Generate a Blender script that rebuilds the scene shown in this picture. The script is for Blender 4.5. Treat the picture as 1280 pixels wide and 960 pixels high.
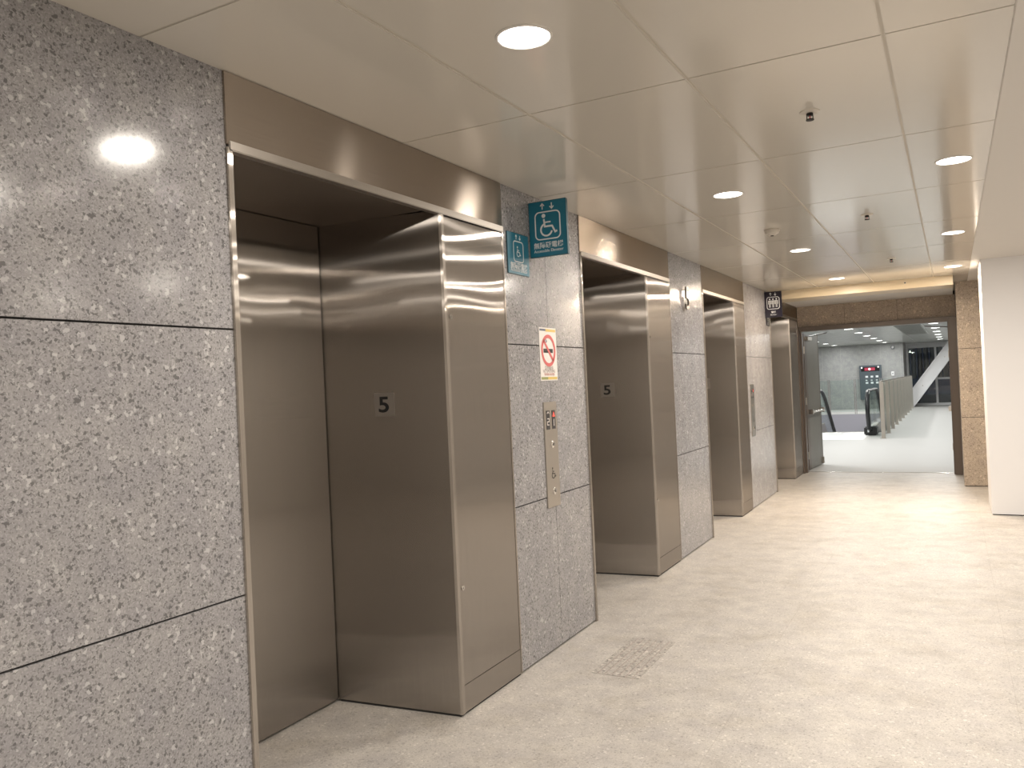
import bpy, bmesh, math, random
from mathutils import Vector, Matrix
random.seed(5)
for o in list(bpy.data.objects): bpy.data.objects.remove(o)
S = bpy.context.scene; C = S.collection
PI = math.pi

# ------------------------------------------------------------------ camera, world, exposure
cd = bpy.data.cameras.new('camera'); cam = bpy.data.objects.new('camera', cd); C.objects.link(cam); S.camera = cam
cd.sensor_width = 36; cd.lens = 1012.98 / 1280 * 36; cd.clip_start = .05; cd.clip_end = 200
R = Vector((0.87769138, 0.47705548, -0.04556214)); U = Vector((0.0421231, 0.01790841, 0.99895192)); F = Vector((-0.47737143, 0.87869071, 0.004377))
M = Matrix((R, U, -F)).transposed().to_4x4(); M.translation = Vector((2.179, 0, 1.6)); cam.matrix_world = M
S.view_settings.view_transform = 'Standard'; S.view_settings.look = 'None'; S.view_settings.gamma = 1
S.view_settings.use_curve_mapping = False; S.view_settings.exposure = 0.0
W = bpy.data.worlds.new('night'); S.world = W; W.use_nodes = True
W.node_tree.nodes['Background'].inputs[0].default_value = (.02, .024, .035, 1); W.node_tree.nodes['Background'].inputs[1].default_value = 1.0

WARM = (1.0, .91, .81); AMBER = (1.0, .82, .63); COOL = (1.0, .995, .965)
P_WARM = 21.0; P_COOL = 29.0

H = 2.746      # ceiling height
SOF = 2.49     # underside of the steel lift headers
DOOR_Y = 13.88

# ------------------------------------------------------------------ materials
def newmat(name):
    m = bpy.data.materials.new(name); m.use_nodes = True
    nt = m.node_tree; b = nt.nodes['Principled BSDF']
    return m, nt, b
def plain(name, col, rough=.5, metal=0., spec=.5, emis=None, es=0.):
    m, nt, b = newmat(name)
    b.inputs['Base Color'].default_value = (*col, 1); b.inputs['Roughness'].default_value = rough
    b.inputs['Metallic'].default_value = metal; b.inputs['Specular IOR Level'].default_value = spec
    if emis: b.inputs['Emission Color'].default_value = (*emis, 1); b.inputs['Emission Strength'].default_value = es
    tc = nt.nodes.new('ShaderNodeNewGeometry'); n = nt.nodes.new('ShaderNodeTexNoise'); n.inputs['Scale'].default_value = 6.
    nt.links.new(tc.outputs['Position'], n.inputs['Vector'])
    mr = nt.nodes.new('ShaderNodeMapRange'); mr.inputs[3].default_value = max(rough - .04, .02); mr.inputs[4].default_value = rough + .04
    nt.links.new(n.outputs['Fac'], mr.inputs[0]); nt.links.new(mr.outputs[0], b.inputs['Roughness'])
    return m
def ramp(nt, stops, interp='LINEAR'):
    r = nt.nodes.new('ShaderNodeValToRGB'); r.color_ramp.interpolation = interp
    e = r.color_ramp.elements
    e[0].position, e[0].color = stops[0][0], (*stops[0][1], 1)
    e[1].position, e[1].color = stops[-1][0], (*stops[-1][1], 1)
    for p, c in stops[1:-1]:
        x = e.new(p); x.color = (*c, 1)
    return r
def mix(nt, fac, a, b):
    n = nt.nodes.new('ShaderNodeMix'); n.data_type = 'RGBA'
    for k, v in ((0, fac), (6, a), (7, b)):
        if isinstance(v, (int, float)): n.inputs[k].default_value = v
        elif isinstance(v, tuple): n.inputs[k].default_value = (*v, 1)
        else: nt.links.new(v, n.inputs[k])
    return n.outputs[2]
def granite(name, tint, dark, light, rough=.24, cell=170., contrast=1., flame=0.):
    m, nt, b = newmat(name)
    g = nt.nodes.new('ShaderNodeNewGeometry')
    w = nt.nodes.new('ShaderNodeTexNoise'); w.inputs['Scale'].default_value = 120; w.inputs['Detail'].default_value = 2
    nt.links.new(g.outputs['Position'], w.inputs['Vector'])
    ad = nt.nodes.new('ShaderNodeVectorMath'); ad.operation = 'MULTIPLY_ADD'; ad.inputs[1].default_value = (.012, .012, .012)
    nt.links.new(w.outputs['Color'], ad.inputs[0]); nt.links.new(g.outputs['Position'], ad.inputs[2])
    def vor(sc):
        v = nt.nodes.new('ShaderNodeTexVoronoi'); v.inputs['Scale'].default_value = sc; nt.links.new(ad.outputs[0], v.inputs['Vector'])
        s = nt.nodes.new('ShaderNodeSeparateColor'); nt.links.new(v.outputs['Color'], s.inputs[0]); return v, s
    t = Vector(tint); c = contrast
    v1, s1 = vor(cell)
    r1 = ramp(nt, [(0., tuple(t * (1 - .62 * c))), (.1, tuple(t * (1 - .45 * c))), (.22, tuple(t * (1 - .12 * c))), (.6, tuple(t)), (.85, tuple(t * (1 + .18 * c))), (1., tuple(t * (1 + .42 * c)))])
    nt.links.new(s1.outputs[0], r1.inputs[0])
    v2, s2 = vor(cell * .56)
    rd = ramp(nt, [(0., (0, 0, 0)), (dark, (0, 0, 0)), (dark + .004, (1, 1, 1)), (1, (1, 1, 1))], 'LINEAR'); nt.links.new(s2.outputs[1], rd.inputs[0])
    c1 = mix(nt, rd.outputs[0], tuple(t * (1 - .74 * c)), r1.outputs[0])
    v3, s3 = vor(cell * .4)
    rl = ramp(nt, [(0., (0, 0, 0)), (1 - light, (0, 0, 0)), (1 - light + .004, (1, 1, 1)), (1, (1, 1, 1))]); nt.links.new(s3.outputs[2], rl.inputs[0])
    c2 = mix(nt, rl.outputs[0], c1, tuple(t * (1 + .7 * c)))
    big = nt.nodes.new('ShaderNodeTexNoise'); big.inputs['Scale'].default_value = 7; big.inputs['Detail'].default_value = 5; nt.links.new(g.outputs['Position'], big.inputs['Vector'])
    rb = ramp(nt, [(.3, (.88, .88, .9)), (.7, (1.08, 1.08, 1.06))]); nt.links.new(big.outputs['Fac'], rb.inputs[0])
    mu = nt.nodes.new('ShaderNodeMix'); mu.data_type = 'RGBA'; mu.blend_type = 'MULTIPLY'; mu.inputs[0].default_value = 1
    nt.links.new(c2, mu.inputs[6]); nt.links.new(rb.outputs[0], mu.inputs[7]); nt.links.new(mu.outputs[2], b.inputs['Base Color'])
    b.inputs['Roughness'].default_value = rough; b.inputs['Specular IOR Level'].default_value = .45
    bp = nt.nodes.new('ShaderNodeBump'); bp.inputs['Strength'].default_value = .12 + flame; bp.inputs['Distance'].default_value = .002
    nt.links.new(s1.outputs[0], bp.inputs['Height']); nt.links.new(bp.outputs[0], b.inputs['Normal'])
    return m
def steel(name, grain='V', col=(.40, .372, .343), rough=.165, wave=.42, haze=.07):
    # grain V: vertical hairline, streaks spread sideways; grain H: header, streaks spread up and down
    m = bpy.data.materials.new(name); m.use_nodes = True; nt = m.node_tree; nt.nodes.clear()
    out = nt.nodes.new('ShaderNodeOutputMaterial'); g = nt.nodes.new('ShaderNodeNewGeometry')
    b = nt.nodes.new('ShaderNodeBsdfAnisotropic'); b.distribution = 'MULTI_GGX'; b.inputs['Roughness'].default_value = rough; b.inputs['Anisotropy'].default_value = .9 if grain == 'V' else .8
    cx = nt.nodes.new('ShaderNodeCombineXYZ')
    for k, v in enumerate({'V': (0, 0, 1), 'H': (0, 1, 0), 'S': (0, 1, 0)}[grain]): cx.inputs[k].default_value = v
    nt.links.new(cx.outputs[0], b.inputs['Tangent'])
    b2 = nt.nodes.new('ShaderNodeBsdfAnisotropic'); b2.distribution = 'MULTI_GGX'; b2.inputs['Roughness'].default_value = .45; b2.inputs['Anisotropy'].default_value = 0
    mp = nt.nodes.new('ShaderNodeMapping'); mp.inputs['Scale'].default_value = (260, 260, 3) if grain == 'V' else (3, 3, 260)
    nt.links.new(g.outputs['Position'], mp.inputs[0])
    n = nt.nodes.new('ShaderNodeTexNoise'); n.inputs['Scale'].default_value = 1; n.inputs['Detail'].default_value = 3; nt.links.new(mp.outputs[0], n.inputs['Vector'])
    k = Vector(col); r = ramp(nt, [(.3, tuple(k * .95)), (.7, tuple(k * 1.04))]); nt.links.new(n.outputs['Fac'], r.inputs[0])
    n2 = nt.nodes.new('ShaderNodeTexNoise'); n2.inputs['Scale'].default_value = 2.2; n2.inputs['Detail'].default_value = 0; nt.links.new(g.outputs['Position'], n2.inputs['Vector'])
    bp = nt.nodes.new('ShaderNodeBump'); bp.inputs['Strength'].default_value = wave; bp.inputs['Distance'].default_value = .010
    nt.links.new(n2.outputs['Fac'], bp.inputs['Height'])
    for q in (b, b2): nt.links.new(r.outputs[0], q.inputs['Color']); nt.links.new(bp.outputs[0], q.inputs['Normal'])
    mx = nt.nodes.new('ShaderNodeMixShader'); mx.inputs[0].default_value = haze
    nt.links.new(b.outputs[0], mx.inputs[1]); nt.links.new(b2.outputs[0], mx.inputs[2]); nt.links.new(mx.outputs[0], out.inputs[0])
    return m
def glassmat(name, tint=(.86, .95, .92), rough=.02, alpha=.22):
    m = bpy.data.materials.new(name); m.use_nodes = True; nt = m.node_tree; nt.nodes.clear()
    out = nt.nodes.new('ShaderNodeOutputMaterial'); tr = nt.nodes.new('ShaderNodeBsdfTransparent'); tr.inputs[0].default_value = (*tint, 1)
    gl = nt.nodes.new('ShaderNodeBsdfGlossy'); gl.inputs['Roughness'].default_value = rough
    lw = nt.nodes.new('ShaderNodeFresnel'); lw.inputs[0].default_value = 1.5
    ad = nt.nodes.new('ShaderNodeMath'); ad.operation = 'MULTIPLY'; ad.inputs[1].default_value = alpha; nt.links.new(lw.outputs[0], ad.inputs[0]); ad.use_clamp = True
    mx = nt.nodes.new('ShaderNodeMixShader'); nt.links.new(ad.outputs[0], mx.inputs[0]); nt.links.new(tr.outputs[0], mx.inputs[1]); nt.links.new(gl.outputs[0], mx.inputs[2])
    nt.links.new(mx.outputs[0], out.inputs[0]); return m
def floormat():
    m = granite('floor_stone', (.53, .505, .475), .05, .03, rough=.45, cell=230, contrast=.40, flame=.1)
    nt = m.node_tree; b = nt.nodes['Principled BSDF']; src = b.inputs['Base Color'].links[0].from_socket
    g = nt.nodes.new('ShaderNodeNewGeometry')
    n = nt.nodes.new('ShaderNodeTexNoise'); n.inputs['Scale'].default_value = 2.6; n.inputs['Detail'].default_value = 6; n.inputs['Roughness'].default_value = .65; nt.links.new(g.outputs['Position'], n.inputs['Vector'])
    r = ramp(nt, [(.32, (.80, .78, .75)), (.5, (1, 1, 1)), (.7, (1.06, 1.06, 1.06))]); nt.links.new(n.outputs['Fac'], r.inputs[0])
    mu = nt.nodes.new('ShaderNodeMix'); mu.data_type = 'RGBA'; mu.blend_type = 'MULTIPLY'; mu.inputs[0].default_value = .8
    nt.links.new(src, mu.inputs[6]); nt.links.new(r.outputs[0], mu.inputs[7])
    br = nt.nodes.new('ShaderNodeTexBrick'); br.offset = 0; br.inputs['Scale'].default_value = 1; br.inputs['Brick Width'].default_value = 1.19; br.inputs['Row Height'].default_value = 1.19
    br.inputs['Mortar Size'].default_value = .0022; br.inputs['Mortar Smooth'].default_value = .3
    br.inputs[1].default_value = (1, 1, 1, 1); br.inputs[2].default_value = (.975, .975, .975, 1); br.inputs[3].default_value = (.86, .85, .84, 1)
    nt.links.new(g.outputs['Position'], br.inputs['Vector'])
    m2 = nt.nodes.new('ShaderNodeMix'); m2.data_type = 'RGBA'; m2.blend_type = 'MULTIPLY'; m2.inputs[0].default_value = 1
    nt.links.new(mu.outputs[2], m2.inputs[6]); nt.links.new(br.outputs[0], m2.inputs[7]); nt.links.new(m2.outputs[2], b.inputs['Base Color'])
    return m
MT = {
    'granite': granite('grey_granite', (.31, .305, .315), .075, .04, rough=.14, cell=215, contrast=.72),
    'granite_tan': granite('tan_granite', (.43, .365, .30), .08, .04, rough=.5, cell=150, contrast=.55),
    'granite_far': granite('smooth_grey_stone', (.35, .355, .35), .03, .03, rough=.45, cell=120, contrast=.35),
    'joint': plain('dark_joint', (.02, .02, .02), .8),
    'floor': floormat(),
    'floor_far': plain('pale_floor', (.49, .485, .475), .6),
    'steelV': steel('vertical_hairline_steel', 'V'),
    'steelT': steel('steel_edge_trim', 'V', col=(.50, .465, .425), rough=.19, wave=.1, haze=.25),
    'steelH': steel('horizontal_hairline_steel', 'H', col=(.42, .37, .32), rough=.245, wave=.15),
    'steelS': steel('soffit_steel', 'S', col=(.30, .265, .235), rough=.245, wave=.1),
    'polish': plain('polished_steel_trim', (.62, .59, .55), .2, 1.),
    'satin': plain('satin_steel', (.50, .47, .43), .34, 1.),
    'ceil': plain('enamelled_ceiling_panel', (.62, .588, .53), .12, 0., .5),
    'ceil_gap': plain('ceiling_joint', (.56, .52, .45), .5),
    'ceil_far': plain('far_ceiling_panel', (.60, .62, .585), .2),
    'cream': plain('cream_enamel', (.62, .53, .38), .35),
    'plaster': plain('white_plaster', (.70, .675, .64), .6),
    'white': plain('white_paint', (.86, .86, .87), .55),
    'lavender': plain('pale_lavender_paint', (.50, .49, .54), .6),
    'brown': plain('brown_grey_door_frame', (.115, .092, .078), .38),
    'door': plain('grey_green_door_paint', (.16, .155, .135), .4),
    'teal': plain('teal_sign_face', (.012, .16, .25), .3),
    'teal_edge': plain('dark_teal_sign_edge', (.006, .07, .10), .4),
    'navy': plain('navy_sign_face', (.012, .010, .022), .3),
    'signwhite': plain('white_lettering', (.75, .78, .80), .5),
    'paper': plain('white_paper', (.80, .77, .74), .45),
    'red': plain('red_print', (.66, .14, .14), .5),
    'yellow': plain('yellow_print', (.68, .50, .14), .5),
    'olive': plain('olive_print', (.30, .32, .12), .5),
    'greytext': plain('grey_print', (.42, .36, .34), .5),
    'pink': plain('pink_print', (.62, .32, .28), .5),
    'ink': plain('black_ink', (.008, .008, .009), .4),
    'bluegrey': plain('blue_grey_print', (.12, .14, .20), .5),
    'screen': plain('dark_display_glass', (.012, .010, .010), .15),
    'ledred': plain('red_led', (.3, .02, .02), .4, emis=(1, .12, .08), es=1.2),
    'ledwhite': plain('white_led', (.8, .8, .8), .4, emis=(1, .95, .9), es=1.2),
    'ledamber': plain('dim_led', (.3, .28, .25), .4, emis=(1, .85, .75), es=.35),
    'rubber': plain('black_handrail_rubber', (.012, .013, .016), .35),
    'panelblue': plain('blue_grey_board', (.075, .095, .11), .35),
    'glass': glassmat('clear_guard_glass', (.93, .972, .96), .02, .55),
    'glass_win': glassmat('window_glass', (.85, .88, .88), .01, .9),
    'clearplate': plain('clear_number_plate', (.30, .275, .25), .45, .75),
    'plastic': plain('ivory_plastic', (.62, .58, .52), .45),
    'dark': plain('dark_cavity', (.015, .012, .012), .6),
    'slat': plain('corrugated_dark_metal', (.45, .44, .43), .45, .2),
    'asphalt': plain('dark_outdoor_ground', (.03, .025, .03), .7),
    'edge': plain('satin_header_edge', (.40, .37, .335), .4, 1.),
    'hallred': plain('dim_red_led', (.30, .03, .06), .4, emis=(1, .08, .15), es=.22),
    'numeral_metal': plain('grey_numeral_metal', (.22, .21, .20), .35, 1.),
    'chrome': plain('chrome', (.72, .70, .67), .14, 1.),
}
def emit(name, col, s):
    m, nt, b = newmat(name); b.inputs['Base Color'].default_value = (.8, .8, .8, 1)
    b.inputs['Emission Color'].default_value = (*col, 1); b.inputs['Emission Strength'].default_value = s; return m
MT['lampW'] = emit('warm_lamp_diffuser', (1, .95, .86), 9.0)
MT['lampC'] = emit('cool_lamp_diffuser', (.97, 1, .98), 7.0)

# ------------------------------------------------------------------ mesh helpers
class MB:
    def __init__(s): s.bm = bmesh.new()
    def box(s, x0, x1, y0, y1, z0, z1, bev=0.):
        b2 = bmesh.new()
        bmesh.ops.create_cube(b2, size=1.)
        for v in b2.verts:
            v.co = Vector((x0 + (v.co.x + .5) * (x1 - x0), y0 + (v.co.y + .5) * (y1 - y0), z0 + (v.co.z + .5) * (z1 - z0)))
        if bev: bmesh.ops.bevel(b2, geom=list(b2.edges), offset=bev, segments=2, affect='EDGES', clamp_overlap=True)
        return s._merge(b2)
    def _merge(s, b2):
        me = bpy.data.meshes.new('t'); b2.to_mesh(me); b2.free(); s.bm.from_mesh(me); bpy.data.meshes.remove(me); return s
    def prism(s, pts, axis, a0, a1):
        # pts: polygon in the plane normal to axis ('x': (y,z), 'y': (x,z), 'z': (x,y))
        def P(p, a): return {'x': (a, p[0], p[1]), 'y': (p[0], a, p[1]), 'z': (p[0], p[1], a)}[axis]
        b2 = bmesh.new(); A = [b2.verts.new(P(p, a0)) for p in pts]; B = [b2.verts.new(P(p, a1)) for p in pts]
        b2.faces.new(A); b2.faces.new(B[::-1]); n = len(pts)
        for i in range(n): b2.faces.new((A[i], B[i], B[(i + 1) % n], A[(i + 1) % n]))
        bmesh.ops.recalc_face_normals(b2, faces=b2.faces); return s._merge(b2)
    def cyl(s, c, r, h, axis='z', seg=32, r2=None):
        b2 = bmesh.new(); bmesh.ops.create_cone(b2, cap_ends=True, segments=seg, radius1=r, radius2=r if r2 is None else r2, depth=h)
        rot = {'z': Matrix(), 'x': Matrix.Rotation(PI / 2, 4, 'Y'), 'y': Matrix.Rotation(-PI / 2, 4, 'X')}[axis]
        bmesh.ops.transform(b2, matrix=Matrix.Translation(c) @ rot, verts=b2.verts); return s._merge(b2)
    def lathe(s, c, prof, seg=40, axis='z'):
        b2 = bmesh.new(); rings = []
        for r, z in prof:
            rings.append([b2.verts.new((r * math.cos(2 * PI * i / seg), r * math.sin(2 * PI * i / seg), z)) for i in range(seg)] if r > 1e-6 else [b2.verts.new((0, 0, z))])
        for a, b in zip(rings, rings[1:]):
            for i in range(seg):
                j = (i + 1) % seg
                if len(a) == 1 and len(b) == 1: continue
                if len(a) == 1: b2.faces.new((a[0], b[i], b[j]))
                elif len(b) == 1: b2.faces.new((a[i], b[0], a[j]))
                else: b2.faces.new((a[i], b[i], b[j], a[j]))
        bmesh.ops.recalc_face_normals(b2, faces=b2.faces)
        rot = {'z': Matrix(), 'x': Matrix.Rotation(PI / 2, 4, 'Y'), 'y': Matrix.Rotation(-PI / 2, 4, 'X')}[axis]
        bmesh.ops.transform(b2, matrix=Matrix.Translation(c) @ rot, verts=b2.verts); return s._merge(b2)
    def tube(s, pts, r, seg=10, ry=None):
        pts = [Vector(p) for p in pts]; b2 = bmesh.new(); rings = []
        for i, p in enumerate(pts):
            d = (pts[min(i + 1, len(pts) - 1)] - pts[max(i - 1, 0)]).normalized()
            a = d.cross(Vector((1, 0, 0)) if abs(d.x) < .9 else Vector((0, 0, 1))).normalized(); b = d.cross(a)
            rings.append([b2.verts.new(p + a * r * math.cos(2 * PI * k / seg) + b * (ry or r) * math.sin(2 * PI * k / seg)) for k in range(seg)])
        for A, B in zip(rings, rings[1:]):
            for k in range(seg): b2.faces.new((A[k], B[k], B[(k + 1) % seg], A[(k + 1) % seg]))
        b2.faces.new(rings[0]); b2.faces.new(rings[-1][::-1]); bmesh.ops.recalc_face_normals(b2, faces=b2.faces); return s._merge(b2)
    def text(s, body, size, place, depth=.0012, bold=.0, width=None):
        # place: matrix taking the flat text (x right, y up) to the world, centred on the origin
        cu = bpy.data.curves.new('t', 'FONT'); cu.body = body; cu.size = size; cu.extrude = depth / 2; cu.offset = bold; cu.align_x = 'CENTER'; cu.align_y = 'CENTER'
        o = bpy.data.objects.new('t', cu); C.objects.link(o); bpy.context.view_layer.update()
        me = bpy.data.meshes.new_from_object(o.evaluated_get(bpy.context.evaluated_depsgraph_get()))
        xs = [v.co.x for v in me.vertices]; ys = [v.co.y for v in me.vertices]
        cx, cy = (min(xs) + max(xs)) / 2, (min(ys) + max(ys)) / 2; k = width / (max(xs) - min(xs)) if width else 1
        me.transform(place @ Matrix.Diagonal((k, k, 1, 1)) @ Matrix.Translation((-cx, -cy, 0)))
        s.bm.from_mesh(me); bpy.data.objects.remove(o); bpy.data.meshes.remove(me); bpy.data.curves.remove(cu); return s
    def flat(s, polys, place, depth=.0012):
        # polys: 2D polygons in the same flat frame as text
        for pts in polys:
            b2 = bmesh.new(); A = [b2.verts.new((p[0], p[1], -depth / 2)) for p in pts]; B = [b2.verts.new((p[0], p[1], depth / 2)) for p in pts]
            n = len(pts); b2.faces.new(A[::-1]); b2.faces.new(B)
            for i in range(n): b2.faces.new((A[i], A[(i + 1) % n], B[(i + 1) % n], B[i]))
            bmesh.ops.recalc_face_normals(b2, faces=b2.faces)
            bmesh.ops.transform(b2, matrix=place, verts=b2.verts); s._merge(b2)
        return s
def obj(name, mb, mat, parent=None, smooth=False):
    me = bpy.data.meshes.new(name); mb.bm.to_mesh(me); mb.bm.free()
    o = bpy.data.objects.new(name, me); C.objects.link(o)
    for m in (mat if isinstance(mat, list) else [mat]): me.materials.append(MT[m])
    if smooth:
        for p in me.polygons: p.use_smooth = True
        me.set_sharp_from_angle(angle=math.radians(38))
    if parent is not None:
        o.parent = parent; q = parent; off = Vector((0, 0, 0))
        while q: off += q.location; q = q.parent
        me.transform(Matrix.Translation(-off))
    return o
def solo(name, mb, mat, loc, smooth=False):
    # a thing that is one mesh: origin moved to loc
    o = obj(name, mb, mat, None, smooth); o.data.transform(Matrix.Translation(-Vector(loc))); o.location = loc; return o
def thing(name, loc, label, cat, group=None):
    o = bpy.data.objects.new(name, None); C.objects.link(o); o.location = loc; o.empty_display_size = .1
    return tag(o, label, cat, group)
def tag(o, label, cat, group=None):
    o['label'] = label; o['category'] = cat
    if group: o['group'] = group
    return o
def struct(name, mb, mat, parent=None):
    o = obj(name, mb, mat, parent)
    if parent is None: o['kind'] = 'structure'
    return o
def arc(cx, cy, r, a0, a1, n=24): return [(cx + r * math.cos(math.radians(a0 + (a1 - a0) * i / n)), cy + r * math.sin(math.radians(a0 + (a1 - a0) * i / n))) for i in range(n + 1)]
def band(line, w):
    # stroked 2D polyline as mitred quads that share their edges
    closed = math.hypot(line[0][0] - line[-1][0], line[0][1] - line[-1][1]) < 1e-7
    P = [Vector(p) for p in (line[:-1] if closed else line)]; P = [p for k, p in enumerate(P) if k == 0 or (p - P[k - 1]).length > 1e-7]; n = len(P)
    def nrm(a, b): d = (b - a).normalized(); return Vector((-d.y, d.x))
    L = []
    for k in range(n):
        a = P[k - 1] if (k or closed) else None; b = P[(k + 1) % n] if (k < n - 1 or closed) else None
        n1 = nrm(a, P[k]) if a is not None else nrm(P[k], b); n2 = nrm(P[k], b) if b is not None else n1
        m = (n1 + n2).normalized(); L.append(m * (w / 2 / max(m.dot(n1), .5)))
    idx = list(range(n)) + ([0] if closed else [])
    return [[tuple(P[u] + L[u]), tuple(P[u] - L[u]), tuple(P[v] - L[v]), tuple(P[v] + L[v])] for u, v in zip(idx, idx[1:])]
def rrect(w, h, r, cx=0, cy=0):
    p = []
    for sx, sy, a in ((1, 1, 0), (-1, 1, 90), (-1, -1, 180), (1, -1, 270)): p += arc(cx + sx * (w / 2 - r), cy + sy * (h / 2 - r), r, a, a + 90, 6)
    return p
# frames for flat artwork: facing +x (wall face) and facing -y (towards the camera end)
def face_x(x, y, z): return Matrix(((0, 0, 1, x), (1, 0, 0, y), (0, 1, 0, z), (0, 0, 0, 1)))
def face_ny(x, y, z): return Matrix(((1, 0, 0, x), (0, 0, -1, y), (0, 1, 0, z), (0, 0, 0, 1)))

# ------------------------------------------------------------------ the setting: floors
mb = MB(); mb.box(-1.2, 7.1, -4.6, 14.0, -.12, 0); struct('floor', mb, 'floor')
HX0, HX1, HY0, HY1 = -2.9, .56, 23.1, 33.25          # stair well of the escalator
mb = MB()
mb.box(-6, 6, 14.0, HY0, -.25, 0); mb.box(-6, HX0, HY0, HY1, -.25, 0); mb.box(HX1, 6, HY0, HY1, -.25, 0); mb.box(-6, 6, HY1, 40.2, -.25, 0)
struct('floor_hall', mb, 'floor_far')
mb = MB(); mb.box(HX0, HX1, HY1 - .03, HY1 - .002, -3.4, -.006); mb.box(HX0 + .002, HX0 + .03, HY0, HY1, -3.4, -.006); mb.box(HX1 - .03, HX1 - .002, HY0, HY1, -3.4, -.006)
mb.box(HX0, HX1, HY0 - .1, HY1, -3.5, -3.4); struct('trim_stairwell', mb, 'lavender')
mb = MB(); mb.box(.02, 2.2, 13.93, 13.97, 0, .006, .002); struct('trim_threshold', mb, 'chrome')

# ------------------------------------------------------------------ granite wall on the left with joints
JZ = (0.010, .925, 1.845, H); GAP = .003
BAYS = [(2.012, 3.335, 3.965, 3.27), (5.04, 6.365, 6.995, 6.30), (8.085, 9.395, 9.93, 9.33), (11.50, 12.975, 13.70, 12.92)]   # opening start, cabinet corner, cabinet end, inner corner
SEGS = [[-4.5, -2.2, -.6, .96, BAYS[0][0]], [BAYS[0][2], 4.508, BAYS[1][0]], [BAYS[1][2], BAYS[2][0]], [BAYS[2][2], BAYS[3][0]]]
walls = MB(); jm = MB()
for sg in SEGS:
    jm.box(-.9, -.012, sg[0], sg[-1], 0, H)
    for y0, y1 in zip(sg, sg[1:]):
        for z0, z1 in zip(JZ, JZ[1:]):
            walls.box(-.03, 0, y0 + (GAP / 2 if y0 != sg[0] else 0), y1 - (GAP / 2 if y1 != sg[-1] else 0), z0 + GAP * (z0 > .02), z1 - GAP * (z1 < 2.7), .0012)
w = struct('wall_left', walls, 'granite'); obj('joint_backing', jm, 'joint', w)
mb = MB()
for b in BAYS: mb.box(-.9, -.79, b[0], b[2] + .02, 0, H); mb.box(-.9, -.02, b[2] - .06, b[2], 0, H); mb.box(-.9, -.02, b[0], b[2], 2.60, H)
struct('wall_shaft', mb, 'joint')
mb = MB(); mb.box(-.9, -.02, BAYS[3][2], 13.9, 0, H); struct('wall_corner', mb, 'granite_tan')

# ------------------------------------------------------------------ lift bays
where = ['nearest lift, beside the near granite', 'second lift, past the teal signs', 'third lift, past the metal number five', 'farthest lift, beside the doorway']
gl = 'brushed steel lift surrounds along the granite wall'
for i, (y0, yc, y1, yb) in enumerate(BAYS):
    e = thing('elevator_surround', (0, y0, 0), 'brushed steel surround and flush cabinet of the ' + where[i], 'elevator surround', gl)
    mb = MB(); mb.box(-.03, .008, y0 - .004, y1, SOF, H - .002, .0015); obj('header_panel', mb, 'steelH', e)
    mb = MB(); mb.box(-.025, .013, y0 + .006, y1 + .004, SOF - .022, SOF + .012, .003); obj('header_edge', mb, 'edge', e)
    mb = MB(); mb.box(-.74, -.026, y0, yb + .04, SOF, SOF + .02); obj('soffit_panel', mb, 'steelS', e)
    mb = MB(); mb.box(-.74, .010, y0 - .003, y0 + .022, 0, SOF - .01, .002); obj('jamb_trim', mb, 'steelT', e)
    # splayed side panel with a closed box behind it
    mb = MB(); mb.prism([(-.74, yb - .002), (.006, yc), (.006, yc + .02), (-.712, yb + .03)], 'z', .012, SOF); sp = obj('side_panel', mb, 'steelV', e)
    mb = MB(); mb.prism([(-.705, yb + .004), (-.001, yc + .004), (-.001, y1 - .004), (-.705, yb + .02)], 'z', 0, .013); obj('base_gap', mb, 'joint', e)
    mb = MB(); mb.prism([(-.001, yc - .003), (.0125, yc + .001), (.0125, yc + .024), (-.001, yc + .024)], 'z', .012, SOF - .022); obj('corner_trim', mb, 'steelT', e)
    mb = MB(); mb.box(-.02, .008, yc + .028, y1 - .016, .1465, SOF - .03, .0015); fp = obj('cabinet_door', mb, 'steelV', e)
    mb = MB(); mb.box(-.02, .008, yc + .024, y1 - .002, .012, .1445, .0008); obj('kick_plate', mb, 'steelV', e)
    mb = MB(); mb.box(-.02, .010, y1 - .013, y1 + .003, .012, SOF - .022, .002); obj('end_trim', mb, 'steelT', e)
    for z in (1.965, .62):
        mb = MB(); mb.cyl((.009, yc + .055, z), .011, .006, 'x', 20); k = obj('keyhole', mb, 'chrome', fp, True)
        mb = MB(); mb.box(.0115, .0128, yc + .053, yc + .057, z - .006, z + .006); obj('key_slot', mb, 'dark', k)
    # number on the side panel
    if i < 3:
        xp = -.355; yy = yb + (xp + .712) / .718 * (yc - yb); ang = math.atan2(yc - yb, .718)
        pm = Matrix.Translation((xp, yy - .0012, 1.543)) @ Matrix.Rotation(ang, 4, 'Z') @ face_ny(0, 0, 0)
        mb = MB(); mb.flat([rrect(.118, .118, .004)], pm, .0016); pl = obj('number_plate', mb, 'clearplate', e); pl['label'] = 'small clear square plate with a black number five'
        mb = MB(); mb.text('5', .11, pm @ Matrix.Translation((-.004, 0, .0014)) @ Matrix.Diagonal((1.28, 1, 1, 1)), .001, .0022); obj('numeral', mb, 'ink', pl)
    # lift doors in the recess
    ym = (y0 + yb) / 2 + .0
    d = MB(); d.box(-.735, -.712, y0 + .025, ym - .002, .014, SOF - .004, .001)
    dd = struct('door_%d' % (i + 1), d, 'steelV'); dd['label'] = 'brushed steel sliding lift door set back in its recess'
    d = MB(); d.box(-.735, -.712, ym + .002, yb - .007, .014, SOF - .004, .001); obj('door_leaf', d, 'steelV', dd)

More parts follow.
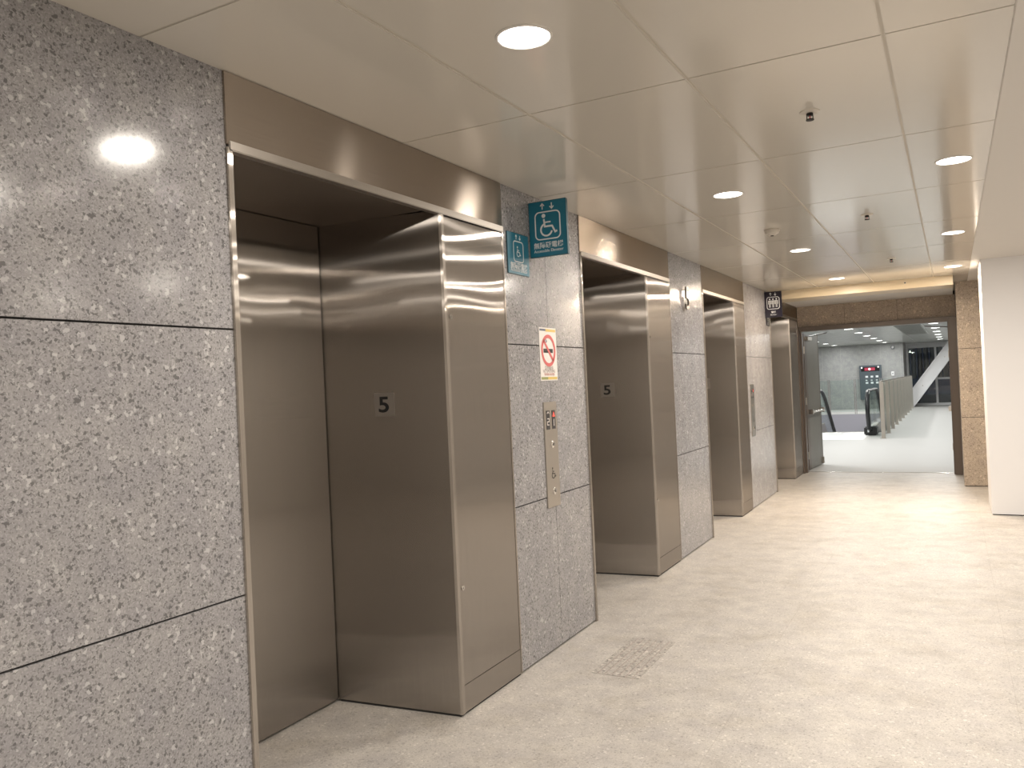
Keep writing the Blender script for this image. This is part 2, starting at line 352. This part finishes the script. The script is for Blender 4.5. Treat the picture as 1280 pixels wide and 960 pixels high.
# ------------------------------------------------------------------ ceilings
GX = [-.02, .658, 1.338, 2.02, 2.405]; Y0 = 3.055; P = 1.368
ys = [Y0 + P * k for k in range(-6, 6)] + [11.45]; ys = [y for y in ys if y < 11.3] + [11.45]
mb = MB()
for x0, x1 in zip(GX, GX[1:]):
    for ya, yb in zip(ys, ys[1:]):
        gx = .0055; mb.box(x0 + (gx if x0 > 0 else 0), x1 - (gx if x1 < 2.4 else 0), ya + .0014, yb - .0014, H, H + .008, .003)
cl = struct('ceiling', mb, 'ceil')
mb = MB(); mb.box(-.9, 2.42, -4.5, 14, H + .0045, H + .05); obj('joint_backing', mb, 'ceil_gap', cl)
mb = MB(); mb.box(2.22, 2.405, 11.452, 12.6, H, H + .014); obj('side_strip', mb, 'ceil', cl)
mb = MB(); mb.box(2.405, 2.43, -4.5, 12.6, H - .003, H + .02, .003); struct('trim_ceiling', mb, 'plaster')
mb = MB(); mb.box(2.43, 7.1, -4.5, 14, H, H + .05); struct('ceiling_side', mb, 'plaster')
mb = MB(); mb.box(-.02, 2.235, 11.45, 11.95, 2.628, H + .01, .002); b0 = struct('trim_bulkhead', mb, 'cream')
mb = MB(); mb.box(-.02, 2.235, 11.95, 13.9, 2.69, H + .01); obj('lowered_soffit', mb, 'plaster', b0)
mb = MB()
for k in range(14):
    for j in range(14):
        x0 = -6 + .86 * j; yy = 14.05 + 1.9 * k
        if yy < 40: mb.box(x0 + .004, x0 + .856, yy + .004, min(yy + 1.896, 40.1), H, H + .015, .003)
fc = struct('ceiling_hall', mb, 'ceil_far'); mb = MB(); mb.box(-6, 6, 13.9, 40.3, H + .013, H + .06); obj('joint_backing', mb, 'ceil_gap', fc)

# ------------------------------------------------------------------ end wall: granite pier, lintel, door frame
PX0, PY = 2.262, 12.42
mb = MB()
for z0, z1 in zip(JZ, JZ[1:]): mb.box(PX0, 2.98, PY, 13.82, z0 + GAP * (z0 > .02), z1 - GAP * (z1 < 2.7), .0015)
mb.box(2.99, 7.0, PY, 13.82, 0, H)
pr = struct('wall_end', mb, 'granite_tan'); mb = MB(); mb.box(PX0 + .008, 2.99, PY + .008, 13.8, .0, H - .01); obj('joint_backing', mb, 'joint', pr)
mb = MB(); 
for x0, x1 in ((0, .72), (.72, 1.475), (1.475, 2.26)): mb.box(x0 + .002, x1 - .002, 13.80, 14.0, 2.368, 2.69, .0015)
lt = struct('wall_lintel', mb, 'granite_tan'); mb = MB(); mb.box(-.02, 2.26, 13.81, 14.0, 2.368, H); obj('joint_backing', mb, 'joint', lt)
mb = MB(); mb.box(-6, -.9, 13.6, 14.0, 0, H); mb.box(-.9, -.02, 13.9, 14.0, 0, H); mb.box(2.26, 6.0, 13.83, 14.0, 0, H); struct('wall_partition', mb, 'granite_far')
mb = MB(); mb.box(-.02, .035, 13.70, 14.02, 0, 2.365, .004); mb.box(.035, .062, 13.79, 13.90, 0, 2.29, .003)
mb.box(2.165, 2.262, 13.72, 14.02, 0, 2.365, .004); mb.box(2.145, 2.167, 13.79, 13.90, 0, 2.29, .003)
mb.box(.03, 2.17, 13.74, 14.02, 2.29, 2.365, .004)
fr = struct('door_frame', mb, 'brown'); 
mb = MB()
for z in (.35, 1.75): mb.box(2.138, 2.166, 13.90, 13.95, z, z + .11, .003)
obj('strike_plate', mb, 'satin', fr)
# open leaves, hinged outwards
def leaf(name, hinge, ang, w, label, sgn):
    o = bpy.data.objects.new(name, None); C.objects.link(o); o.location = (hinge[0], hinge[1], 0); o['kind'] = 'structure'; o['label'] = label
    def pt(mb): bmesh.ops.transform(mb.bm, matrix=Matrix.Translation((hinge[0], hinge[1], 0)) @ Matrix.Rotation(ang, 4, 'Z'), verts=mb.bm.verts); return mb
    # leaf local frame: x along the leaf, +y * sgn the face towards the opening
    a, b = sorted((0, -sgn * .045))
    mb = MB(); mb.box(.012, w, a, b, .012, 2.27, .003); obj('door_leaf', pt(mb), 'door', o)
    mb = MB(); mb.box(.01, .17, a - .003, b + .003, .012, 2.275, .002); mb.box(w - .03, w + .003, a - .003, b + .003, .012, 2.275, .002); obj('edge_strip', pt(mb), 'brown', o)
    f = sgn * .0
    mb = MB(); mb.tube([(.12, f + sgn * .075, .97), (w - .10, f + sgn * .075, .97)], .018, 12)
    for x in (.12, w - .1): mb.box(x - .04, x + .04, *sorted((f, f + sgn * .085)), .93, 1.01, .006)
    obj('panic_bar', pt(mb), 'chrome', o, True)
    mb = MB(); mb.box(.10, .40, *sorted((f, f + sgn * .05)), 2.16, 2.225, .006); cb = obj('door_closer', pt(mb), 'satin', o)
    mb = MB(); mb.tube([(.28, f + sgn * .03, 2.235), (.17, f + sgn * .22, 2.25), (.06, f + sgn * .36, 2.262)], .008, 8); obj('closer_arm', pt(mb), 'brown', cb)
    mb = MB()
    for z in (.25, 1.15, 2.0): mb.cyl((-.004, sgn * .004, z), .013, .12, 'z', 14)
    obj('hinge', pt(mb), 'satin', o, True)
    mb = MB(); mb.box(w - .09, w - .05, *sorted((f, f + sgn * .035)), .03, .14, .004); obj('door_stop', pt(mb), 'satin', o)
    return o
leaf('door_5', (.036, 14.11), math.radians(85.5), 1.05, 'grey-green fire door leaf swung open at the left of the doorway', -1)
leaf('door_6', (2.19, 14.07), math.radians(88), 1.05, 'door leaf folded open behind the right of the doorway', 1)

# ------------------------------------------------------------------ white column, side area, wall behind the camera
mb = MB(); mb.box(2.492, 3.75, 10.075, 10.95, .01, H); co = struct('wall_column', mb, 'white')
mb = MB(); mb.box(2.50, 3.74, 10.083, 10.94, 0, .012); obj('base_shadow_gap', mb, 'joint', co)
mb = MB(); mb.box(7.0, 7.15, -4.6, 14, 0, H); struct('wall_right', mb, 'plaster')
mb = MB(); mb.box(-1, 7.1, -4.65, -4.5, 0, H); struct('wall_back', mb, 'plaster')

# ------------------------------------------------------------------ far hall walls and windows
mb = MB(); vx = [-6, -4.3, -3.5, -2.763, -2.016, -1.237, -.444, .30, .42]
for a, b in zip(vx, vx[1:]):
    for z0, z1 in ((0, 1.404), (1.404, H)): mb.box(a + .006, b - .006, 37.505, 37.56, z0 + .006, z1 - .006)
fw = struct('wall_far', mb, 'granite_far'); mb = MB(); mb.box(-6, .40, 37.512, 37.7, 0, H); mb.box(.30, .41, 37.56, 40.1, 0, H); obj('joint_backing', mb, 'slat', fw)
mb = MB(); mb.box(-6.1, -6, 13.9, 40, 0, H); struct('wall_hall_left', mb, 'granite_far')
mb = MB(); mb.box(6, 6.1, 13.9, 40.2, 0, H); struct('wall_hall_right', mb, 'plaster')
mb = MB()
for x0, x1 in ((.41, .50), (1.52, 1.61), (2.75, 2.84), (4.0, 4.09), (5.2, 5.29)): mb.box(x0, x1, 40.0, 40.12, 0, H, .004)
for z0, z1 in ((0, .09), (2.53, H)): mb.box(.41, 6, 40.01, 40.13, z0, z1, .004)
mb.box(1.6, 6, 40.01, 40.11, 1.11, 1.2, .004); mb.box(.41, 6, 39.6, 40.1, .0, .05, .004)
wf = struct('window_1', mb, 'white'); mb = MB(); mb.box(.45, 6, 40.05, 40.065, .05, 2.6); obj('pane', mb, 'glass_win', wf)
mb = MB(); mb.box(-8, 12, 40.3, 60, -.3, -.12); struct('ground', mb, 'asphalt')
mb = MB(); x = .2
while x < 7:
    mb.prism([(x, 43.2), (x + .06, 43.1), (x + .16, 43.1), (x + .22, 43.2), (x + .22, 43.24), (x, 43.24)], 'z', 1.15, 4.2); x += .27
tag(solo('metal_cladding', mb, 'slat', (3, 43.2, 1.15)), 'dark corrugated metal cladding outside the far window', 'cladding')

# ------------------------------------------------------------------ diagonal white beam
e = thing('diagonal_brace', (1.3, 38.6, 0), 'white painted steel brace slanting up in front of the far window', 'beam')
mb = MB(); mb.prism([(.46, .46), (2.16, H), (2.70, H), (.70, .0), (.46, 0)], 'y', 38.52, 38.68); obj('web', mb, 'white', e)
def slant(x0, z0, x1, z1, t):
    d = math.hypot(x1 - x0, z1 - z0); nx, nz = -(z1 - z0) / d * t, (x1 - x0) / d * t
    return [(x0, z0), (x1, z1), (x1 + nx, z1 + nz), (x0 + nx, z0 + nz)]
mb = MB(); mb.prism(slant(.46, .46, 2.14, 2.72, .035), 'y', 38.40, 38.80); obj('upper_flange', mb, 'white', e)
mb = MB(); mb.prism(slant(.71, .02, 2.68, 2.735, .035), 'y', 38.40, 38.80); obj('lower_flange', mb, 'white', e)
for t in (.25, .75): mb = MB(); mb.cyl((.62 + 1.75 * t, 38.512, .30 + 2.35 * t), .022, .02, 'y', 14); obj('bolt', mb, 'satin', e)

# ------------------------------------------------------------------ downlights
def downlight(x, y, label, group, dif, col, power, r=.093, spread=180):
    e = thing('downlight', (x, y, H), label, 'ceiling light', group)
    mb = MB(); mb.lathe((x, y, H), [(r + .002, -.0005), (r + .001, -.004), (r - .006, -.006), (r - .009, -.002), (r - .009, .004)], 40); obj('trim_ring', mb, 'plaster', e, True)
    mb = MB(); mb.lathe((x, y, H), [(0, -.0045), (r - .03, -.0042), (r - .009, -.003), (r - .009, .003)], 40); obj('diffuser', mb, dif, e, True)
    L = bpy.data.lights.new('downlight_lamp', 'AREA'); L.shape = 'DISK'; L.size = 2 * r - .02; L.energy = power; L.color = col; L.spread = math.radians(spread)
    lo = bpy.data.objects.new('downlight_lamp', L); C.objects.link(lo); lo.parent = e; lo.location = (0, 0, -.012)
    return e
names = {2.37: 'nearest', 5.12: 'second', 7.86: 'third', 10.57: 'farthest'}
for y in (-3.1, -.37, 2.37, 5.12, 7.86, 10.57):
    downlight(.995, y, ('round lit downlight, %s in the row closest to the lifts' % names[y]) if y in names else ('round downlight behind the viewer, %s one close to the lifts' % ('nearer' if y > -1 else 'farther')), 'downlights in the row beside the lifts', 'lampW', AMBER if y > 9 else WARM, P_WARM * (3.0 if y > 9 else 1.5 if y > 7 else 1))
for y in (-3.1, -.37, 2.37, 5.12, 7.86, 10.47):
    n = {5.12: 'nearest', 7.86: 'middle one', 10.47: 'farthest, next to the white column'}
    downlight(2.235, y, ('round lit downlight in the right-hand ceiling row, %s' % n[y]) if y in n else ('round downlight in the right-hand row, %s' % ('just ahead above the top of the photo' if y > 0 else 'just behind the viewer' if y > -1 else 'farthest behind the viewer')), 'downlights in the right-hand row', 'lampW', AMBER if y > 9 else WARM, P_WARM * (2.4 if y > 9 else 1.5 if y > 7 else 1))
for x in (4.3, 5.9):
    for y in (-3.1, -.37, 2.37, 5.12, 7.86): downlight(x, y, 'round downlight in the plain side ceiling, %s row, %s from the back wall' % ('inner' if x < 5 else 'outer', {-3.1: 'first', -.37: 'second', 2.37: 'third', 5.12: 'fourth', 7.86: 'fifth'}[y]), 'downlights in the side ceiling', 'lampW', WARM, P_WARM * .9)
ordn = ['first', 'second', 'third', 'fourth', 'fifth', 'sixth', 'seventh', 'eighth', 'ninth']
for x, g in ((-.19, 'middle'), (1.81, 'right'), (-2.11, 'left')):
    for k in range(9):
        y = 15.45 + 2.6 * k
        downlight(x, y, 'cool white downlight in the hall beyond, %s along the %s row' % (ordn[k], g), 'downlights in the hall beyond the doorway', 'lampC', COOL, P_COOL, r=.125)

# ------------------------------------------------------------------ ceiling fittings
for y, n in ((3.754, 'nearest'), (6.469, 'middle'), (9.187, 'farthest')):
    e = thing('sprinkler', (1.68, y, H), 'small ceiling sprinkler head, %s of the three down the corridor' % n, 'sprinkler', 'ceiling sprinklers')
    mb = MB(); mb.lathe((1.68, y, H), [(0, .002), (.042, 0), (.040, -.004), (.022, -.007), (0, -.007)], 28); obj('escutcheon', mb, 'plastic', e, True)
    mb = MB(); mb.cyl((1.68, y, H - .012), .012, .014, 'z', 16); mb.box(1.666, 1.669, y - .003, y + .003, H - .036, H - .008); mb.box(1.691, 1.694, y - .003, y + .003, H - .036, H - .008); mb.cyl((1.68, y, H - .037), .017, .004, 'z', 18); obj('frame', mb, 'dark', e)
    mb = MB(); mb.cyl((1.68, y, H - .026), .003, .02, 'z', 8); obj('bulb', mb, 'red', e)
e = thing('smoke_detector', (.985, 6.58, H), 'round ivory smoke detector hanging under the glossy ceiling', 'smoke detector')
mb = MB(); mb.lathe((.985, 6.58, H), [(0, .0), (.058, 0), (.058, -.014), (.054, -.018)], 36); obj('base', mb, 'plastic', e, True)
mb = MB(); mb.lathe((.985, 6.58, H), [(.054, -.018), (.050, -.032), (.034, -.040), (.030, -.046), (.02, -.048), (0, -.048)], 36); obj('cover', mb, 'plastic', e, True)
mb = MB(); mb.cyl((.985, 6.58, H - .05), .013, .006, 'z', 20); obj('sensor', mb, 'dark', e)
e = thing('bulkhead_sensor', (1.7, 11.44, 2.70), 'tiny dark round sensor on the cream bulkhead over the doorway', 'sensor')
mb = MB(); mb.cyl((1.7, 11.445, 2.70), .014, .012, 'y', 18); obj('ring', mb, 'plastic', e)
mb = MB(); mb.cyl((1.7, 11.438, 2.70), .009, .006, 'y', 18); obj('lens', mb, 'dark', e)
# ventilation grille in the hall ceiling
e = thing('ceiling_vent', (1.15, 26, H), 'long dark slatted ventilation grille in the hall ceiling', 'vent')
mb = MB(); mb.box(.92, 1.52, 22.7, 29.3, H - .008, H - .004); obj('backing', mb, 'dark', e)
mb = MB(); mb.box(.88, .92, 22.7, 29.3, H - .03, H); mb.box(1.52, 1.56, 22.7, 29.3, H - .03, H); obj('frame', mb, 'ceil_far', e)
for k in range(14): mb = MB(); mb.box(.92, 1.52, 22.7 + .49 * k, 22.86 + .49 * k, H - .022, H - .012, .002); obj('slat', mb, 'ceil_far', e)

# ------------------------------------------------------------------ pictograms
def arrow(u, x, cy, w, d):
    return band([(x, cy - .40 * u * d), (x, cy + .36 * u * d)], w) + band([(x - .30 * u, cy + .08 * u * d), (x, cy + .40 * u * d), (x + .30 * u, cy + .08 * u * d)], w)
def wheelchair(s, cx, cy):
    T = lambda pts: [(cx + x * s, cy + y * s) for x, y in pts]
    out = [T(arc(-.17, .40, .085, 0, 360, 18)[:-1])]
    out += [q for q in band(T([(-.16, .27), (-.13, -.04), (.20, -.04), (.33, -.30), (.42, -.26)]), .075 * s)]
    out += band(T([(-.14, .13), (.14, .13)]), .06 * s)
    out += band(T(arc(-.06, -.17, .25, 115, 345, 22)), .07 * s)
    return out
def people(s, cx, cy):
    out = []
    for k in (-1, 0, 1):
        x = cx + k * .30 * s
        out.append([(a, b) for a, b in arc(x, cy + .36 * s, .068 * s, 0, 360, 14)[:-1]])
        out += band([(x - .11 * s, cy - .10 * s), (x - .11 * s, cy + .22 * s), (x + .11 * s, cy + .22 * s), (x + .11 * s, cy - .10 * s)], .04 * s)
        out += band([(x - .045 * s, cy + .2 * s), (x - .045 * s, cy - .40 * s)], .045 * s) + band([(x + .045 * s, cy + .2 * s), (x + .045 * s, cy - .40 * s)], .045 * s)
    return out
def sign(name, frame, w, h, thick, face, edge, pict, words, label, cat='sign', loc=None, group=None):
    e = thing(name, loc, label, cat, group)
    mb = MB(); mb.flat([rrect(w, h, .004)], frame @ Matrix.Translation((0, 0, -thick / 2)), thick); obj('board', mb, edge, e)
    mb = MB(); mb.flat([rrect(w - .006, h - .006, .003)], frame @ Matrix.Translation((0, 0, .0006)), .0012); obj('face', mb, face, e)
    f2 = frame @ Matrix.Translation((0, 0, .0016))
    k = min(w * .72, h * .49); yc = h * .055; rr = rrect(k, k, k * .17, 0, yc)
    for d in (1, -1): mb = MB(); mb.flat(arrow(h * .13, -d * k * .19, h * .40, h * .018, d), f2); obj('arrow', mb, 'signwhite', e)
    mb = MB(); mb.flat(band(rr + [rr[0]], .045 * k), f2); obj('picture_frame', mb, 'signwhite', e)
    mb = MB(); mb.flat(pict(k * .9, 0, yc), f2); obj('pictogram', mb, 'signwhite', e)
    mb = MB(); mb.text(words[0], .05, f2 @ Matrix.Translation((0, -h * .295, 0)), .001, .0006, width=words[2] * w); obj('chinese_lettering', mb, 'signwhite', e)
    mb = MB(); mb.text(words[1], .05, f2 @ Matrix.Translation((0, -h * .395, 0)), .001, .0, width=words[3] * w); obj('english_lettering', mb, 'signwhite', e)
    return e
AE = ('無障礙電梯', 'Accessible Elevator', .78, .78)
sign('lift_sign', face_x(.006, 4.148, 2.368), .262, .240, .005, 'teal', 'teal_edge', lambda s, x, y: wheelchair(s * .62, x, y), AE, 'teal wheelchair lift sign lying flat on the granite', loc=(0, 4.148, 2.368))
sign('projecting_lift_sign', face_ny(.124, 4.312, 2.528), .245, .328, .022, 'teal', 'teal_edge', wheelchair, AE, 'large teal wheelchair lift sign jutting out from the wall', loc=(.0, 4.32, 2.528))
EL = ('電梯', 'Elevator', .26, .36)
sign('projecting_lift_sign', face_ny(.112, 11.23, 2.553), .222, .345, .022, 'navy', 'navy', people, EL, 'dark navy sign with three people jutting out near the doorway', loc=(.0, 11.24, 2.553))
e = sign('lift_sign', face_x(.006, 11.375, 2.40), .21, .24, .005, 'navy', 'navy', people, EL, 'dark navy lift sign flat on the pale pier', loc=(0, 11.375, 2.40))

# no-smoking notice
e = thing('no_smoking_notice', (0, 4.495, 1.795), 'white no smoking notice with red ring stuck on the granite', 'notice')
f = face_x(.0012, 4.495, 1.795)
mb = MB(); mb.flat([rrect(.236, .325, .002)], f, .0014); obj('sheet', mb, 'paper', e)
f2 = f @ Matrix.Translation((0, 0, .0012))
mb = MB(); mb.flat([[(-.11, .142), (-.03, .142), (-.03, .154), (-.11, .154)]], f2, .0008); obj('blue_strip', mb, 'bluegrey', e)
mb = MB(); mb.flat([[(-.03, .138), (.11, .138), (.11, .154), (-.03, .154)]], f2, .0008); obj('yellow_strip', mb, 'yellow', e)
mb = MB(); mb.flat([[(-.11, -.156), (-.02, -.156), (-.02, -.140), (-.11, -.140)]], f2, .0008); obj('olive_strip', mb, 'olive', e)
mb = MB(); mb.flat([[(-.02, -.156), (.11, -.156), (.11, -.140), (-.02, -.140)]], f2, .0008); obj('yellow_strip', mb, 'yellow', e)
mb = MB(); mb.flat([[(-.068, .008), (.062, .008), (.062, .033), (-.068, .033)]], f2, .0008); cg = obj('cigarette', mb, 'ink', e)
mb = MB(); mb.flat(band([(-.03, .05), (-.045, .065), (-.02, .078), (-.035, .095)], .008), f2, .0008); obj('smoke', mb, 'bluegrey', e)
f3 = f @ Matrix.Translation((0, 0, .002))
mb = MB(); mb.flat(band(arc(0, .022, .088, 0, 360, 48), .021) + band([(-.062, .084), (.062, -.040)], .019), f3, .0008); obj('prohibition_ring', mb, 'red', e)
mb = MB(); mb.text('請勿吸菸', .02, f2 @ Matrix.Translation((0, -.086, 0)), .0008, width=.12); mb.text('NO SMOKING', .014, f2 @ Matrix.Translation((0, -.104, 0)), .0008, width=.17); obj('lettering', mb, 'greytext', e)
mb = MB(); mb.text('禁菸場所 違者受罰', .012, f2 @ Matrix.Translation((0, -.124, 0)), .0008, width=.14); obj('red_lettering', mb, 'pink', e)

# call panels
def call_panel(y, z0, z1, w, label):
    e = thing('call_panel', (0, y, (z0 + z1) / 2), label, 'lift call panel', 'steel lift call panels')
    mb = MB(); mb.box(-.001, .007, y - w / 2, y + w / 2, z0, z1, .0015); obj('plate', mb, 'satin', e)
    for s, red in ((-1, 0), (1, 1)):
        yy = y + s * .039; zc = z1 - .11
        mb = MB(); mb.box(.006, .0085, yy - .024, yy + .024, zc - .058, zc + .058, .001); d = obj('display', mb, 'screen', e)
        f = face_x(.0092, yy, zc)
        if red:
            mb = MB(); mb.flat([[(-.018, .018), (.018, .018), (0, .048)]], f, .001); obj('arrow_light', mb, 'ledred', d)
            mb = MB(); mb.text('1', .06, f @ Matrix.Translation((0, -.018, 0)), .001, .001); obj('numeral', mb, 'ledamber', d)
        else:
            mb = MB(); mb.flat(band([(-.014, .04), (.0, .05), (.014, .04)], .006) + band([(-.014, .008), (.012, .008), (.012, -.01), (-.014, -.01), (-.014, -.03), (.012, -.03)], .006), f, .001); obj('numeral', mb, 'ledamber', d)
    for z in (z1 - .262, z0 + .095):
        mb = MB(); mb.lathe((.007, y + .006, z), [(.021, 0), (.021, .004), (.017, .007), (0, .0075)], 28, 'x'); b = obj('call_button', mb, 'chrome', e, True)
        mb = MB(); mb.flat([[(-.008, -.006), (.008, -.006), (0, .008)]], face_x(.0148, y + .006, z), .0006); obj('arrow_mark', mb, 'ink', b)
    mb = MB(); mb.flat(wheelchair(.075, 0, 0), face_x(.0076, y + .006, z0 + .205), .0008); obj('wheelchair_mark', mb, 'ink', e)
call_panel(4.475, .86, 1.502, .178, 'steel lift call panel under the no smoking notice')
call_panel(10.19, .87, 1.505, .20, 'steel lift call panel on the pale far pier, before the dark signs')
# metal number on the second pier
e = thing('wall_number', (0, 7.465, 2.36), 'polished metal number five standing off the granite pier', 'number')
mb = MB(); mb.text('5', .30, face_x(.030, 7.465, 2.36) @ Matrix.Diagonal((.95, 1, 1, 1)), .016, .003); obj('numeral', mb, 'numeral_metal', e)
mb = MB(); mb.cyl((.012, 7.44, 2.44), .005, .026, 'x', 10); mb.cyl((.012, 7.50, 2.30), .005, .026, 'x', 10); obj('standoff', mb, 'satin', e)

# scored patch in the floor
gx0, gx1, gy0, gy1 = .35, .63, 4.13, 4.80
mb = MB(); n = 7; p = (gx1 - gx0) / n
for k in range(n): mb.box(gx0 + p * k + .003, gx0 + p * (k + 1) - .003, gy0, gy1, .0, .0022, .0008)
MT['strip'] = granite('mottled_stone_strip', (.46, .435, .405), .08, .04, rough=.5, cell=120, contrast=.6)
e = thing('tactile_patch', (.49, 4.46, 0), 'small patch of scored stone strips set in the pale floor', 'floor patch')
obj('strips', mb, 'strip', e)
mb = MB()
for k in range(n - 1): mb.box(gx0 + p * (k + 1) - .0025, gx0 + p * (k + 1) + .0025, gy0, gy1, 0, .0006)
obj('grooves', mb, 'greytext', e)

# ------------------------------------------------------------------ escalator
e = thing('escalator', (-.4, 22.5, 0), 'escalator going down with black handrails in the hall beyond the doorway', 'escalator')
XL, XR = -1.10, .33
def railpath(x, y0, yt):
    pts = [(x, y0 + .55, .14), (x, y0 + .18, .20)]
    pts += [(x, y0 + .42 + .42 * math.cos(math.radians(a)), .68 + .44 * math.sin(math.radians(a))) for a in range(225, 89, -15)]
    pts += [(x, yt - .5, 1.12), (x, yt, 1.11), (x, yt + .4, 1.03), (x, yt + .8, .86)]
    pts += [(x, yt + .8 + k * .8, .86 - k * .8 * .60) for k in range(1, 6)]
    return pts
for x, y0, yt in ((XL, 21.5, 24.2), (XR, 21.45, 24.2)):
    mb = MB(); mb.tube(railpath(x, y0, yt), .034, 12, ry=.05); obj('handrail', mb, 'rubber', e, True)
    g = MB(); top = [(p[1], p[2] - .03) for p in railpath(x, y0, yt)[4:]]
    low = [(yt + 4.8, -2.4), (yt + .5, .06), (y0 + .3, .20)]
    g.prism(top + low, 'x', x - .006, x + .006); obj('glass_panel', g, 'glass', e)
    mb = MB(); mb.box(x - .15, x + .15, y0 + .55, y0 + 1.05, .0, .22, .03); hb = obj('handrail_inlet', mb, 'rubber', e)
    mb = MB(); mb.box(x - .07, x - .03, y0 + .545, y0 + .552, .08, .14); obj('inlet_sticker', mb, 'signwhite', hb)
    mb = MB(); mb.prism([(y0 + 1.05, .02), (y0 + 1.05, .20), (yt, .20), (yt + 4.8, -2.45), (yt + 4.8, -2.9), (yt, -.1)], 'x', x - .07, x + .07); obj('skirt', mb, 'satin', e)
mb = MB(); mb.box(XL - 1.2, XR - .05, 20.6, 23.08, .002, .008); obj('landing_plate', mb, 'white', e)
st = MB(); z = 0.; y = 23.12
for k in range(13): st.box(XL + .08, XR - .08, y, y + .41, z - .25, z - .02, .004); y += .40; z -= .2 if k > 1 else .02
so = obj('steps', st, 'satin', e)

# ------------------------------------------------------------------ guard rails
gr = thing('glass_railing', (.67, 21, 0), 'long row of steel posts and glass beside the escalator well', 'railing')
ysr = [21.0 + 1.76 * k for k in range(10)]
for k, y in enumerate(ysr):
    mb = MB(); mb.box(.65, .735, y - .045, y - .03, 0, 1.34, .002); mb.box(.65, .735, y + .03, y + .045, 0, 1.34, .002); mb.box(.665, .72, y - .03, y + .03, 1.18, 1.22); mb.box(.665, .72, y - .03, y + .03, .3, .34)
    pst = obj('post', mb, 'satin', gr)
    mb = MB(); mb.box(.62, .75, y - .06, y + .06, 0, .012, .003); obj('foot_plate', mb, 'satin', pst)
for y, y2 in zip(ysr, ysr[1:]):
    mb = MB(); mb.box(.652, .664, y + .06, y2 - .06, .08, 1.30, .002); obj('glass_panel', mb, 'glass', gr)
mb = MB(); mb.box(.655, .695, 21.0, ysr[-1], 1.335, 1.36, .004); obj('top_rail', mb, 'satin', gr)
g2 = thing('glass_railing', (-1.2, 33.4, 0), 'glass guard along the far edge of the escalator well', 'railing')
xs2 = [-3.0, -2.03, -1.1, -.2, .5]
for x in xs2:
    mb = MB(); mb.box(x - .035, x - .02, 33.36, 33.46, 0, 1.33, .002); mb.box(x + .02, x + .035, 33.36, 33.46, 0, 1.33, .002); obj('post', mb, 'polish', g2)
for a, b in zip(xs2, xs2[1:]):
    mb = MB(); mb.box(a + .05, b - .05, 33.40, 33.412, .08, 1.30, .002); obj('glass_panel', mb, 'glass', g2)

# ------------------------------------------------------------------ information board on the far wall
e = thing('information_board', (-.86, 37.4, 0), 'dark blue-grey board with red lit strip on the far wall', 'board')
mb = MB(); mb.box(-1.29, -.43, 37.38, 37.499, .40, 1.85, .006); obj('panel', mb, 'panelblue', e)
mb = MB(); mb.box(-1.22, -.50, 37.372, 37.384, 1.60, 1.78, .003); sc = obj('display', mb, 'screen', e)
mb = MB(); mb.box(-1.08, -.68, 37.366, 37.374, 1.63, 1.75); obj('red_text', mb, 'hallred', sc)
mb = MB(); mb.cyl((-.89, 37.36, 1.69), .045, .01, 'y', 20); mb.cyl((-1.19, 37.366, 1.76), .03, .01, 'y', 16); mb.cyl((-.55, 37.366, 1.77), .03, .01, 'y', 16); obj('lamp', mb, 'ledwhite', sc)
for r_ in range(3):
    for c_ in range(3):
        mb = MB(); mb.box(-1.06 + .2 * c_, -.96 + .2 * c_ - (.03 if r_ == 1 else 0), 37.372, 37.381, 1.33 - .13 * r_, 1.41 - .13 * r_ - (.04 if r_ == 1 else 0), .002); obj('pictogram', mb, 'signwhite', e)
e = thing('security_camera', (.03, 37.45, 2.55), 'small white dome camera high on the far wall', 'camera')
mb = MB(); mb.lathe((.03, 37.5, 2.55), [(.075, 0), (.075, -.02), (.065, -.03)], 24, 'y'); obj('mount', mb, 'panelblue', e, True)
mb = MB(); mb.lathe((.03, 37.47, 2.57), [(.05, .0), (.046, -.03), (.025, -.05), (0, -.055)], 24, 'y'); obj('dome', mb, 'white', e, True)
e = thing('wall_switch', (-.01, 37.49, 1.46), 'small white plate with slot on the far wall', 'switch')
mb = MB(); mb.box(-.065, .045, 37.485, 37.5, 1.37, 1.55, .006); obj('plate', mb, 'white', e)
mb = MB(); mb.box(-.025, .005, 37.48, 37.487, 1.43, 1.49, .003); obj('rocker', mb, 'panelblue', e)
